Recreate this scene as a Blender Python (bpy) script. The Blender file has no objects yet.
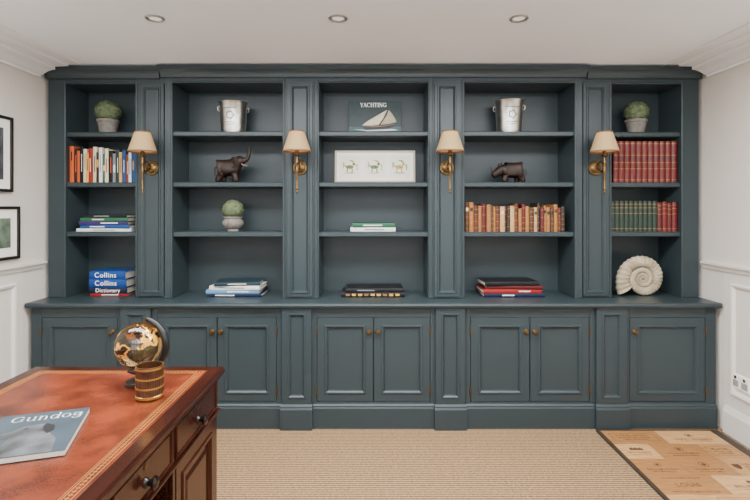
import bpy, bmesh, math, random
from mathutils import Vector, Matrix, Euler
random.seed(7)
S = bpy.context.scene
C = S.collection
PI = math.pi
F, CX, CY, CZ = 500.0, 373.5, 208.0, 1.375
XW = 2.17          # side walls
ZC = 2.31          # ceiling
ZW = 0.785         # worktop top
YB = 3.575         # back of the joinery
Y1 = 3.125         # front of base cabinets
YM, YS = 3.26, 3.29  # front of middle bookcases, of the wings

def ax(px, Y):
    return (px-CX)*Y/F

# ------------------------------------------------------------------ materials
def lin(c):
    r = []
    for v in c:
        v /= 255.0
        r.append(v/12.92 if v <= 0.04045 else ((v+0.055)/1.055)**2.4)
    return r
MATS = {}
def mat(name, rgb, rough=.5, metal=0., var=.08, scale=25., bump=0., bscale=None, stretch=(1,1,1), spec=.5, emit=0., rgb2=None, detail=4, lo=.3, hi=.7):
    if name in MATS: return MATS[name]
    m = bpy.data.materials.new(name); m.use_nodes = True
    nt = m.node_tree; p = nt.nodes['Principled BSDF']
    tc = nt.nodes.new('ShaderNodeTexCoord'); mp = nt.nodes.new('ShaderNodeMapping')
    mp.inputs['Scale'].default_value = stretch
    nt.links.new(tc.outputs['Object'], mp.inputs['Vector'])
    n = nt.nodes.new('ShaderNodeTexNoise'); n.inputs['Scale'].default_value = scale; n.inputs['Detail'].default_value = detail
    nt.links.new(mp.outputs['Vector'], n.inputs['Vector'])
    r = nt.nodes.new('ShaderNodeValToRGB')
    c = lin(rgb)
    r.color_ramp.elements[0].position = lo; r.color_ramp.elements[1].position = hi
    r.color_ramp.elements[0].color = [v*(1-var) for v in c]+[1]
    r.color_ramp.elements[1].color = [min(1, v*(1+var)) for v in c]+[1]
    if rgb2:
        r.color_ramp.elements[0].color = c+[1]; r.color_ramp.elements[1].color = lin(rgb2)+[1]
    nt.links.new(n.outputs['Fac'], r.inputs['Fac'])
    nt.links.new(r.outputs['Color'], p.inputs['Base Color'])
    p.inputs['Roughness'].default_value = rough; p.inputs['Metallic'].default_value = metal
    p.inputs['Specular IOR Level'].default_value = spec
    if emit:
        p.inputs['Emission Color'].default_value = c+[1]; p.inputs['Emission Strength'].default_value = emit
    if bump:
        b = nt.nodes.new('ShaderNodeBump'); b.inputs['Strength'].default_value = bump; b.inputs['Distance'].default_value = .004
        n2 = nt.nodes.new('ShaderNodeTexNoise'); n2.inputs['Scale'].default_value = bscale or scale*4
        nt.links.new(mp.outputs['Vector'], n2.inputs['Vector'])
        nt.links.new(n2.outputs['Fac'], b.inputs['Height']); nt.links.new(b.outputs['Normal'], p.inputs['Normal'])
    MATS[name] = m
    return m

M_paint = mat('slate_paint', (43,53,56), .38, var=.03, scale=6, bump=.05, bscale=60, spec=.4)
M_wall = mat('wall_paint', (204,196,186), .8, var=.012, scale=4)
M_dado = mat('wainscot_paint', (208,202,194), .6, var=.012, scale=4)
M_ceil = mat('ceiling_paint', (236,239,243), .9, var=.01, scale=3)
M_trim = mat('white_trim', (232,233,234), .6, var=.01, scale=5)
M_brass = mat('aged_brass', (104,82,52), .38, .9, var=.2, scale=60)
M_steel = mat('satin_steel', (190,190,188), .35, 1., var=.05)
M_silver = mat('silver_plate', (202,199,192), .3, .97, var=.18, scale=22, bump=.15, bscale=45)
M_engr = mat('engraved_silver', (70,66,60), .5, .7, var=.2, scale=60)
M_dark = mat('dark_animal_leather', (37,23,16), .5, var=.35, scale=40, bump=.25, bscale=110, spec=.3)
M_ivory = mat('ivory', (130,112,86), .5)
M_pot = mat('stone_pot', (112,106,98), .85, var=.22, scale=40, bump=.4, bscale=90)
M_leaf = mat('boxwood_leaf', (92,104,72), .75, var=.4, scale=50)
M_page = mat('book_pages', (206,196,176), .9, var=.08, scale=12, stretch=(30,1,1))
M_gilt = mat('gilt', (176,134,72), .4, .6, var=.15, scale=80)
M_white = mat('white_print', (236,235,231), .7, var=.02)
M_title = mat('pale_title_print', (206,208,208), .6, var=.02)
M_black = mat('black_gloss', (16,15,15), .3, var=.1)
M_frame = mat('black_frame', (22,21,21), .4, var=.1)
M_mount = mat('cream_mount', (232,228,216), .9, var=.02)
M_wood = mat('mahogany', (27,11,6), .2, scale=5, stretch=(26,1.2,26), rgb2=(56,22,12), detail=6, lo=.25, hi=.75, spec=.4)
M_woodx = mat('mahogany_cross', (32,12,7), .2, scale=5, stretch=(26,26,1.5), rgb2=(62,25,13), detail=6, lo=.25, hi=.75, spec=.32)
M_leather = mat('rust_leather', (58,20,10), .22, scale=9, bump=.2, bscale=190, rgb2=(122,52,26), detail=13, lo=.3, hi=.7, spec=.45)
M_copper = mat('pen_pot_brass', (58,32,17), .34, .3, scale=60, rgb2=(92,56,30))
M_teal = mat('teal_cover', (28,46,48), .45, var=.2)
M_fossil = mat('fossil_stone', (128,112,90), .75, scale=12, bump=.12, bscale=90, rgb2=(182,168,142))

def carpet():
    m = bpy.data.materials.new('sisal_carpet'); m.use_nodes = True
    nt = m.node_tree; p = nt.nodes['Principled BSDF']
    tc = nt.nodes.new('ShaderNodeTexCoord')
    w = nt.nodes.new('ShaderNodeTexWave'); w.wave_type = 'BANDS'; w.bands_direction = 'Y'
    w.inputs['Scale'].default_value = 17; w.inputs['Distortion'].default_value = 2.4
    w.inputs['Detail'].default_value = 4; w.inputs['Detail Scale'].default_value = 12
    nt.links.new(tc.outputs['Object'], w.inputs['Vector'])
    mp2 = nt.nodes.new('ShaderNodeMapping'); mp2.inputs['Scale'].default_value = (70,130,1)
    nt.links.new(tc.outputs['Object'], mp2.inputs['Vector'])
    n = nt.nodes.new('ShaderNodeTexNoise'); n.inputs['Scale'].default_value = 1.; n.inputs['Detail'].default_value = 5
    nt.links.new(mp2.outputs['Vector'], n.inputs['Vector'])
    mx = nt.nodes.new('ShaderNodeMix'); mx.data_type = 'FLOAT'; mx.inputs[0].default_value = .6
    nt.links.new(w.outputs['Fac'], mx.inputs[2]); nt.links.new(n.outputs['Fac'], mx.inputs[3])
    r = nt.nodes.new('ShaderNodeValToRGB')
    r.color_ramp.elements[0].position = .28; r.color_ramp.elements[1].position = .72
    r.color_ramp.elements[0].color = lin((80,61,42))+[1]; r.color_ramp.elements[1].color = lin((164,134,101))+[1]
    nt.links.new(mx.outputs[0], r.inputs['Fac']); nt.links.new(r.outputs['Color'], p.inputs['Base Color'])
    b = nt.nodes.new('ShaderNodeBump'); b.inputs['Strength'].default_value = .7; b.inputs['Distance'].default_value = .006
    nt.links.new(mx.outputs[0], b.inputs['Height']); nt.links.new(b.outputs['Normal'], p.inputs['Normal'])
    p.inputs['Roughness'].default_value = .95; p.inputs['Specular IOR Level'].default_value = .1
    return m
M_carpet = carpet()

def shade_mat():
    m = bpy.data.materials.new('lampshade_silk'); m.use_nodes = True
    nt = m.node_tree; out = nt.nodes['Material Output']; p = nt.nodes['Principled BSDF']
    tc = nt.nodes.new('ShaderNodeTexCoord')
    n = nt.nodes.new('ShaderNodeTexNoise'); n.inputs['Scale'].default_value = 150
    nt.links.new(tc.outputs['Object'], n.inputs['Vector'])
    r = nt.nodes.new('ShaderNodeValToRGB')
    r.color_ramp.elements[0].color = lin((188,160,114))+[1]; r.color_ramp.elements[1].color = lin((208,182,136))+[1]
    nt.links.new(n.outputs['Fac'], r.inputs['Fac']); nt.links.new(r.outputs['Color'], p.inputs['Base Color'])
    p.inputs['Roughness'].default_value = .9
    t = nt.nodes.new('ShaderNodeBsdfTranslucent'); nt.links.new(r.outputs['Color'], t.inputs['Color'])
    mx = nt.nodes.new('ShaderNodeMixShader'); mx.inputs[0].default_value = .35
    nt.links.new(p.outputs[0], mx.inputs[1]); nt.links.new(t.outputs[0], mx.inputs[2]); nt.links.new(mx.outputs[0], out.inputs['Surface'])
    return m
M_shade = shade_mat()

def globe_mat():
    m = bpy.data.materials.new('crystal_globe'); m.use_nodes = True
    nt = m.node_tree; out = nt.nodes['Material Output']; p = nt.nodes['Principled BSDF']
    tc = nt.nodes.new('ShaderNodeTexCoord')
    n = nt.nodes.new('ShaderNodeTexNoise'); n.inputs['Scale'].default_value = 15; n.inputs['Detail'].default_value = 6
    nt.links.new(tc.outputs['Object'], n.inputs['Vector'])
    r = nt.nodes.new('ShaderNodeValToRGB'); r.color_ramp.elements[0].position = .55; r.color_ramp.elements[1].position = .565
    nt.links.new(n.outputs['Fac'], r.inputs['Fac'])
    # dark land as a second tone
    r2 = nt.nodes.new('ShaderNodeValToRGB'); r2.color_ramp.elements[0].position = .60; r2.color_ramp.elements[1].position = .615
    r2.color_ramp.elements[0].color = lin((250,182,76))+[1]; r2.color_ramp.elements[1].color = lin((58,34,18))+[1]
    nt.links.new(n.outputs['Fac'], r2.inputs['Fac']); nt.links.new(r2.outputs['Color'], p.inputs['Base Color'])
    g = nt.nodes.new('ShaderNodeBsdfGlass'); g.inputs['Color'].default_value = (.72,.58,.38,1); g.inputs['IOR'].default_value = 1.16
    g.inputs['Roughness'].default_value = .0
    gl = nt.nodes.new('ShaderNodeBsdfGlossy'); gl.inputs['Roughness'].default_value = .02
    gm = nt.nodes.new('ShaderNodeMixShader'); gm.inputs[0].default_value = .06
    nt.links.new(g.outputs[0], gm.inputs[1]); nt.links.new(gl.outputs[0], gm.inputs[2])
    p.inputs['Metallic'].default_value = .5; p.inputs['Roughness'].default_value = .18
    mx = nt.nodes.new('ShaderNodeMixShader')
    nt.links.new(r.outputs['Color'], mx.inputs[0]); nt.links.new(gm.outputs[0], mx.inputs[1]); nt.links.new(p.outputs[0], mx.inputs[2])
    nt.links.new(mx.outputs[0], out.inputs['Surface'])
    return m
M_globe = globe_mat()

# ------------------------------------------------------------------ mesh helpers
def box(bm, x0,x1,y0,y1,z0,z1):
    v = [bm.verts.new((x,y,z)) for z in (z0,z1) for y in (y0,y1) for x in (x0,x1)]
    for f in ((0,1,3,2),(4,6,7,5),(0,4,5,1),(2,3,7,6),(0,2,6,4),(1,5,7,3)):
        bm.faces.new([v[i] for i in f])
def ring_panel(bm, u0,u1,v0,v1, rings, fn, cap=True):
    prev = None
    for k, (i, d) in enumerate(rings):
        cur = [bm.verts.new(fn(u,v,d)) for u,v in ((u0+i,v0+i),(u1-i,v0+i),(u1-i,v1-i),(u0+i,v1-i))]
        if prev:
            for j in range(4):
                bm.faces.new((prev[j],prev[(j+1)%4],cur[(j+1)%4],cur[j]))
        elif cap: bm.faces.new(cur)
        prev = cur
    if cap: bm.faces.new(prev)
def front(y): return lambda u,v,d: (u, y+d, v)
def prism(bm, pts, fn, a0, a1):
    A = [bm.verts.new(fn(p,q,a0)) for p,q in pts]; B = [bm.verts.new(fn(p,q,a1)) for p,q in pts]
    n = len(pts)
    for i in range(n): bm.faces.new((A[i],A[(i+1)%n],B[(i+1)%n],B[i]))
    bm.faces.new(A); bm.faces.new(B)
def lathe(bm, prof, c=(0,0,0), seg=32, M=None, rib=None):
    c = Vector(c); M = M or Matrix.Identity(3)
    rings = []
    for r, z in prof:
        if r < 1e-6: rings.append([bm.verts.new(c + M @ Vector((0,0,z)))])
        else:
            ring = []
            for k in range(seg):
                a = 2*PI*k/seg; rr = r*(1+rib[1]*math.cos(rib[0]*a)) if rib and rib[2]<z<rib[3] and r > rib[4] else r
                ring.append(bm.verts.new(c + M @ Vector((rr*math.cos(a), rr*math.sin(a), z))))
            rings.append(ring)
    for a, b in zip(rings, rings[1:]):
        for k in range(seg):
            k2 = (k+1)%seg
            if len(a)==1 and len(b)==1: continue
            if len(a)==1: bm.faces.new((a[0],b[k],b[k2]))
            elif len(b)==1: bm.faces.new((a[k],a[k2],b[0]))
            else: bm.faces.new((a[k],a[k2],b[k2],b[k]))
def tube(bm, pts, rad, seg=10):
    pts = [Vector(p) for p in pts]; n = len(pts)
    rads = rad if isinstance(rad,(list,tuple)) else [rad]*n
    up = None; rings = []
    for i, p in enumerate(pts):
        t = (pts[min(i+1,n-1)]-pts[max(i-1,0)]).normalized()
        if up is None:
            up = Vector((0,0,1)) if abs(t.z) < .9 else Vector((1,0,0))
        a = t.cross(up).normalized(); up = a.cross(t).normalized()
        rings.append([bm.verts.new(p + (a*math.cos(2*PI*k/seg)+up*math.sin(2*PI*k/seg))*rads[i]) for k in range(seg)])
    for a, b in zip(rings, rings[1:]):
        for k in range(seg): bm.faces.new((a[k],a[(k+1)%seg],b[(k+1)%seg],b[k]))
    bm.faces.new(rings[0]); bm.faces.new(rings[-1])
def ellipsoid(bm, c, r, rot=None, seg=16):
    M = Matrix.Translation(c) @ (rot.to_4x4() if rot else Matrix.Identity(4)) @ Matrix.Diagonal((r[0],r[1],r[2],1))
    bmesh.ops.create_uvsphere(bm, u_segments=seg, v_segments=seg//2+2, radius=1, matrix=M)

def chain(o):
    M = o.matrix_basis.copy()
    while o.parent:
        o = o.parent; M = o.matrix_basis @ M
    return M
def link(name, me, m, parent=None, local=False, bevel=0, smooth=False):
    if parent is not None and not local: me.transform(chain(parent).inverted())
    if m: me.materials.append(m)
    if smooth:
        me.shade_smooth(); me.set_sharp_from_angle(angle=math.radians(38))
    o = bpy.data.objects.new(name, me); C.objects.link(o); o.parent = parent
    if bevel:
        b = o.modifiers.new('bevel','BEVEL'); b.width = bevel; b.segments = 2; b.limit_method = 'ANGLE'
    return o
def obj(name, bm, m, parent=None, local=False, bevel=0, smooth=False):
    bmesh.ops.recalc_face_normals(bm, faces=bm.faces)
    me = bpy.data.meshes.new(name); bm.to_mesh(me); bm.free()
    return link(name, me, m, parent, local, bevel, smooth)
def B(): return bmesh.new()
def bx(name, d, m, parent=None, local=False, bevel=0):
    b = B(); box(b, *d); return obj(name, b, m, parent, local, bevel)
def thing(name, label, cat, loc=(0,0,0), rot=(0,0,0), group=None):
    o = bpy.data.objects.new(name, None); C.objects.link(o)
    o.empty_display_size = .05
    o.matrix_basis = Matrix.LocRotScale(Vector(loc), Euler(rot), None)
    o['label'] = label; o['category'] = cat
    if group: o['group'] = group
    return o
def struct(o):
    o['kind'] = 'structure'; return o
def bake(o):
    dg = bpy.context.evaluated_depsgraph_get(); dg.update()
    me = bpy.data.meshes.new_from_object(o.evaluated_get(dg))
    return me
def lettering(s, size, m, parent, M, align='CENTER', ext=.0003, name='lettering', space=1.0):
    cu = bpy.data.curves.new('txt','FONT'); cu.body = s; cu.size = size; cu.extrude = ext
    cu.align_x = align; cu.align_y = 'CENTER'; cu.space_character = space
    t = bpy.data.objects.new('txt', cu); C.objects.link(t)
    me = bake(t); bpy.data.objects.remove(t)
    me.materials.clear()
    me.transform(M)
    return link(name, me, m, parent, local=True)

# hand-drawn serif capitals and lower case (stroke letters, flat ribbons)
def serif_word(word, xh, m, parent, M, T=.2, t=.085, name='lettering'):
    b = B()
    def quad(pts):
        b.faces.new([b.verts.new(M @ Vector((p[0]*xh, p[1]*xh, 0))) for p in pts])
    def line(x0,y0,x1,y1,w):
        dx,dy = x1-x0,y1-y0; L = math.hypot(dx,dy); nx,ny = -dy/L*w/2, dx/L*w/2
        quad([(X+x0+nx,y0+ny),(X+x1+nx,y1+ny),(X+x1-nx,y1-ny),(X+x0-nx,y0-ny)])
    def arc(cx,cy,rx,ry,a0,a1):
        N = 22; prev = None
        for i in range(N+1):
            a = math.radians(a0+(a1-a0)*i/N); w = t+(T-t)*abs(math.cos(a))**1.3
            c_,s_ = math.cos(a),math.sin(a)
            cur = ((X+cx+c_*(rx+w*.2),cy+s_*(ry+w*.2)),(X+cx+c_*(rx-w*.8),cy+s_*(ry-w*.8)))
            if prev: quad([prev[0],cur[0],cur[1],prev[1]])
            prev = cur
    def sf(x,y,w=.34): line(x-w/2,y,x+w/2,y,t)
    ADV = dict(G=1.3,u=1.08,n=1.08,d=1.05,o=1.0,g=1.02,Y=1.02,A=1.08,C=1.2,H=1.22,T=1.05,I=.56,N=1.22)
    X = -sum(ADV[c] for c in word)/2
    for c in word:
        if c == 'G': arc(.6,.7,.52,.68,42,318); line(1.02,.12,1.02,.62,T); sf(1.0,.62,.4); line(.98,1.38,.98,1.02,t)
        elif c == 'u': line(.24,1,.24,.35,T); arc(.5,.36,.3,.36,180,330); line(.8,1,.8,0,T); sf(.16,1,.24); sf(.72,1,.24); sf(.88,.03,.24)
        elif c == 'n': line(.24,0,.24,1,T); arc(.5,.64,.3,.34,0,150); line(.78,.66,.78,0,T); sf(.24,.03); sf(.78,.03); sf(.16,1,.24)
        elif c == 'd': arc(.44,.5,.36,.5,0,360); line(.8,0,.8,1.5,T); sf(.72,1.5,.26); sf(.88,.03,.22)
        elif c == 'o': arc(.48,.5,.4,.5,0,360)
        elif c == 'g': arc(.46,.6,.34,.4,0,360); line(.82,1,.82,-.1,T); arc(.46,-.08,.38,.36,195,360)
        elif c == 'Y': line(.08,1.4,.5,.65,T); line(.94,1.4,.5,.65,t); line(.5,.7,.5,0,T); sf(.5,.03,.4); sf(.1,1.38,.34); sf(.92,1.38,.3)
        elif c == 'A': line(.08,0,.52,1.4,t); line(.5,1.4,.96,0,T); line(.24,.45,.8,.45,t); sf(.08,.03,.3); sf(.96,.03,.34)
        elif c == 'C': arc(.62,.7,.54,.68,45,315); line(1.0,1.38,1.0,1.02,t)
        elif c == 'H': line(.24,0,.24,1.4,T); line(.98,0,.98,1.4,T); line(.24,.72,.98,.72,t); [sf(a,q) for a in (.24,.98) for q in (.03,1.37)]
        elif c == 'T': line(.52,0,.52,1.4,T); line(.04,1.36,1.0,1.36,t); line(.06,1.38,.06,1.08,t); line(.98,1.38,.98,1.08,t); sf(.52,.03,.4)
        elif c == 'I': line(.28,0,.28,1.4,T); sf(.28,.03,.4); sf(.28,1.37,.4)
        elif c == 'N': line(.2,0,.2,1.4,t); line(.2,1.4,1.0,0,T); line(1.0,0,1.0,1.4,t); sf(.2,.03,.32); sf(.16,1.37,.3); sf(1.0,1.37,.32)
        X += ADV[c]
    me = bpy.data.meshes.new(name); b.to_mesh(me); b.free()
    return link(name, me, m, parent, local=True)

def skin(name, nodes, edges, m, parent, sub=2, fat=1.0):
    keys = list(nodes)
    me = bpy.data.meshes.new('skin')
    me.from_pydata([nodes[k][0] for k in keys], [(keys.index(a),keys.index(b)) for a,b in edges], [])
    t = bpy.data.objects.new('skin', me); C.objects.link(t)
    t.modifiers.new('skin','SKIN')
    for i,k in enumerate(keys):
        r = nodes[k][1]*fat
        me.skin_vertices[0].data[i].radius = (r,r)
        me.skin_vertices[0].data[i].use_root = (i==0)
    s = t.modifiers.new('sub','SUBSURF'); s.levels = sub; s.render_levels = sub
    out = bake(t); bpy.data.objects.remove(t)
    out.materials.clear(); out.shade_smooth()
    zm = min(v.co.z for v in out.vertices)
    for v in out.vertices: v.co.z -= zm
    return link(name, out, m, parent, local=True), -zm

# ------------------------------------------------------------------ room shell
YR = -2.3
struct(bx('floor', (-XW-.1,XW+.1,YR-.1,3.7,-.1,0), M_carpet))
struct(bx('ceiling', (-XW-.1,XW+.1,YR-.1,3.7,ZC,ZC+.1), M_ceil))
struct(bx('wall_left', (-XW-.1,-XW,YR,3.6,0,ZC), M_wall))
struct(bx('wall_right', (XW,XW+.1,YR,3.6,0,ZC), M_wall))
struct(bx('wall_back', (-XW-.1,XW+.1,3.6,3.7,0,ZC), M_wall))
b = B()
box(b,-XW-.1,-1.7,YR-.1,YR,0,ZC); box(b,1.7,XW+.1,YR-.1,YR,0,ZC); box(b,-1.7,1.7,YR-.1,YR,0,.45); box(b,-1.7,1.7,YR-.1,YR,2.15,ZC)
struct(obj('wall_front', b, M_wall))
corn = [(0,.09),(.018,.09),(.018,.074),(.03,.072),(.045,.062),(.065,.05),(.09,.042),(.11,.04),(.11,.02),(.195,.018),(.195,.007),(.275,.006),(.275,0),(0,0)]
dado = [(0,.985),(.012,.985),(.016,1.0),(.02,1.008),(.03,1.015),(.03,1.028),(0,1.032)]
skirt = [(0,0),(.02,0),(.02,.13),(.014,.145),(.008,.165),(0,.17)]
n = 1
for sgn, side in ((-1,'left'),(1,'right')):
    fn = lambda p,q,a: (sgn*(XW-p), a, ZC-q)
    b = B(); prism(b, corn, fn, YR, 3.235); struct(obj('trim_%d'%n, b, M_trim)); n += 1
    fn2 = lambda p,q,a: (sgn*(XW-p), a, q)
    b = B(); prism(b, dado, fn2, YR, 3.28); struct(obj('trim_%d'%n, b, M_dado)); n += 1
    b = B(); prism(b, skirt, fn2, YR, 3.08); struct(obj('baseboard_'+side, b, M_dado))
    b = B(); box(b, *sorted((sgn*XW, sgn*(XW-.004))), YR, 3.09, .17, .985)
    struct(obj('trim_%d'%n, b, M_dado)); n += 1
    for y0, y1 in ((2.18,3.02),(1.25,2.1),(.3,1.15),(-.65,.2)):
        b = B()
        ring_panel(b, y0,y1,.25,.92, [(0,0),(0,.01),(.006,.016),(.018,.013),(.026,.005),(.032,0)],
                   lambda u,v,d: (sgn*(XW-.004-d), u, v), cap=False)
        struct(obj('trim_%d'%n, b, M_dado)); n += 1

# ------------------------------------------------------------------ base cabinets
DOOR = [(0,.02),(0,.002),(.002,0),(.045,0),(.048,-.004),(.058,-.004),(.064,.002),(.069,.012),(.076,.012)]
def knob(x, z, y, parent):
    b = B(); R = Matrix.Rotation(PI/2, 3, 'X')
    lathe(b, [(0,.002),(.012,.002),(.012,.004),(.006,.007),(.006,.013),(.015,.018),(.017,.025),(.013,.031),(0,.033)], (x,y+.002,z), 20, R)
    return obj('knob', b, M_brass, parent, smooth=True)
ZD0, ZD1 = .163, .692
def base_cabinet(x0,x1,doors,label):
    t = thing('base_cabinet', label, 'cabinet', ((x0+x1)/2, Y1, 0), group='base cabinets')
    d0, d1 = doors[0][0], doors[-1][1]
    b = B()
    box(b,x0,d0,Y1,YB,.0,ZW-.031); box(b,d1,x1,Y1,YB,.0,ZW-.031)
    box(b,d0,d1,Y1,YB,ZD1,ZW-.031); box(b,d0,d1,Y1,YB,0,ZD0); box(b,d0,d1,Y1+.024,YB,ZD0,ZD1)
    obj('body', b, M_paint, t, bevel=.0015)
    b = B(); prism(b, [(0,0),(.014,0),(.014,.125),(.010,.135),(.010,.142),(.003,.152),(0,.152)], lambda p,q,a:(a,Y1-p,q), x0+.0005, x1-.0005)
    obj('plinth', b, M_paint, t)
    for a, c, side in doors:
        g = .0025
        b = B(); ring_panel(b, a+g,c-g,ZD0+g,ZD1-g, DOOR, front(Y1))
        d = obj('door', b, M_paint, t)
        kx = a+.027 if side == 'L' else c-.027
        knob(kx, .605, Y1, d)
        hx = c if side == 'L' else a
        for hz in (.61,.235):
            b = B(); lathe(b, [(0,-.03),(.003,-.029),(.004,-.026),(.004,.026),(.003,.029),(0,.03)], (hx, Y1-.004, hz), 10)
            box(b, hx-.005,hx+.005,Y1-.002,Y1+.001,hz-.025,hz+.025)
            obj('hinge', b, M_brass, d, smooth=True)
    return t
base_cabinet(-2.14,-1.584,[(-2.075,-1.60,'R')],'single-door slate grey base cabinet beside the left wall')
base_cabinet(-1.378,-.578,[(-1.35,-.978,'R'),(-.978,-.605,'L')],'two-door slate grey base cabinet partly behind the crystal globe')
base_cabinet(-.378,.378,[(-.355,0,'R'),(0,.355,'L')],'two-door slate grey base cabinet in the middle, under the framed drawings')
base_cabinet(.578,1.378,[(.605,.978,'R'),(.978,1.35,'L')],'two-door slate grey base cabinet under the bay with the rhinoceros')
base_cabinet(1.584,2.14,[(1.60,2.075,'L')],'single-door slate grey base cabinet under the ammonite by the right wall')
PANEL = [(0,.1),(0,.002),(.002,0),(.034,0),(.036,-.004),(.044,-.004),(.05,.002),(.055,.011),(.06,.011)]
for x, w in ((-1.481,'panelled base pilaster seen behind the globe, left of the two-door cabinet'),(-.478,'panelled base pilaster left of the middle two-door cabinet'),
             (.478,'panelled base pilaster right of the middle two-door cabinet'),(1.481,'panelled base pilaster left of the single door under the ammonite')):
    hw = .0995 if abs(x) < 1 else .1025
    t = thing('base_pilaster', 'slate grey '+w, 'pilaster', (x,Y1,0), group='base pilasters')
    b = B(); ring_panel(b, x-hw+.008,x+hw-.008,.156,ZW-.031, PANEL, front(Y1-.018)); box(b,x-hw,x+hw,Y1,YB,.1,ZW-.031)
    obj('panel', b, M_paint, t)
    b = B(); prism(b, [(0,0),(.036,0),(.036,.125),(.030,.137),(.030,.144),(.022,.156),(0,.156)], lambda p,q,a:(a,Y1-p,q), x-hw,x+hw)
    obj('plinth_block', b, M_paint, t)
b = B(); prism(b, [(3.095,ZW-.03),(3.089,ZW-.026),(3.085,ZW-.015),(3.089,ZW-.003),(3.095,ZW),(YB,ZW),(YB,ZW-.03)], lambda p,q,a:(a,p,q), -2.155,2.155)
o = obj('worktop', b, M_paint); o['label'] = 'long slate grey worktop running across all the base cabinets'; o['category'] = 'worktop'

# ------------------------------------------------------------------ upper bookcases
ZU = ZW+.001; ZT = 2.296; ZO = 2.19
SH = {'A':1.878,'B':1.545,'C':1.218,'W':ZW+.0005}
def bookcase(x0,x1,o0,o1,yf,label):
    t = thing('bookcase_unit', label, 'bookcase', ((x0+x1)/2,yf,ZU), group='bookcase bays')
    b = B(); box(b,x0,o0,yf,YB,ZU,ZT); box(b,o1,x1,yf,YB,ZU,ZT); box(b,o0,o1,yf,YB,ZO,ZT)
    obj('carcass', b, M_paint, t, bevel=.002)
    b = B()
    for xx, s in ((o0,-1),(o1,1)):
        prism(b, [(0,0.0005),(0,-.004),(.004,-.006),(.009,-.005),(.012,.0005)], lambda p,q,a:(xx+s*p, yf+q, a), ZU+.001, ZO+.011)
    prism(b, [(0,0.0005),(0,-.004),(.004,-.006),(.009,-.005),(.012,.0005)], lambda p,q,a:(a, yf+q, ZO+p), o0, o1)
    obj('opening_bead', b, M_paint, t)
    bx('back_panel',(o0,o1,YB-.02,YB,ZU,ZO), M_paint, t)
    for k in 'ABC':
        z = SH[k]
        b = B(); y0 = yf+.012
        prism(b, [(y0+.006,z-.033),(y0,z-.028),(y0,z-.006),(y0+.006,z),(YB-.02,z),(YB-.02,z-.033)], lambda p,q,a:(a,p,q), o0+.0006,o1-.0006)
        obj('shelf', b, M_paint, t)
    return t
bookcase(-2.14,-1.551,-2.025,-1.565,YS,'narrow slate grey bookcase bay with the paperbacks, beside the left wall')
bookcase(-1.362,-.573,-1.311,-.592,YM,'slate grey bookcase bay holding the elephant figurine')
bookcase(-.383,.383,-.356,.356,YM,'middle slate grey bookcase bay holding the yacht book and framed drawings')
bookcase(.573,1.362,.592,1.311,YM,'slate grey bookcase bay holding the rhinoceros and old leather books')
bookcase(1.551,2.14,1.565,2.025,YS,'narrow slate grey bookcase bay with the deep red volumes and the ammonite')
for x, yf, lab in ((-1.4565,YS,'tall slate grey pilaster right of the paperback bay'),(-.478,YM,'tall slate grey pilaster right of the elephant bay'),
                   (.478,YM,'tall slate grey pilaster left of the rhinoceros bay'),(1.4565,YS,'tall slate grey pilaster left of the deep red volumes')):
    t = thing('bookcase_pilaster', lab, 'pilaster', (x,yf,ZU), group='bookcase pilasters')
    hw = .0937
    b = B(); box(b,x-hw,x+hw,yf,YB,ZU,ZT)
    obj('post', b, M_paint, t)
    b = B(); ring_panel(b,x-.083,x+.083,ZU+.012,2.195, [(0,0),(0,-.012),(.002,-.014),(.02,-.014),(.023,-.019),(.03,-.019),(.037,-.011),(.042,-.003),(.05,-.003)], front(yf))
    obj('panel', b, M_paint, t)
CRN = [(0,2.222),(.0195,2.222),(.0195,2.232),(.0205,2.24),(.0235,2.25),(.0285,2.26),(.0345,2.267),(.0405,2.271),(.0405,2.297),(0,2.297)]
def crown(x0,x1,yf,yb,f0,f1,label):
    b = B(); rings = []
    for p,z in CRN:
        r = []
        if f0: r.append((x0-p*f0, yb, z))
        r += [(x0-p*f0, yf-.0005-p, z),(x1+p*f1, yf-.0005-p, z)]
        if f1: r.append((x1+p*f1, yb, z))
        rings.append([b.verts.new(q) for q in r])
    n = len(rings)
    for i in range(n):
        a, c = rings[i], rings[(i+1)%n]
        for j in range(len(a)-1): b.faces.new((a[j],a[j+1],c[j+1],c[j]))
    b.faces.new([r[0] for r in rings]); b.faces.new([r[-1] for r in rings])
    bmesh.ops.remove_doubles(b, verts=b.verts, dist=1e-6)
    o = obj('crown_moulding', b, M_paint, smooth=True); o['label'] = label; o['category'] = 'moulding'; o['group'] = 'crown mouldings'
crown(-1.362,1.362,YM,YM-.0005,.9,.9,'long stepped-forward slate grey crown moulding above the three middle bays')
crown(-2.14,-1.401,YS,YS-.0005,.5,0,'short slate grey crown moulding above the paperback bay at left')
crown(1.401,2.14,YS,YS-.0005,0,.5,'short slate grey crown moulding above the deep red volumes at right')

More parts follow.
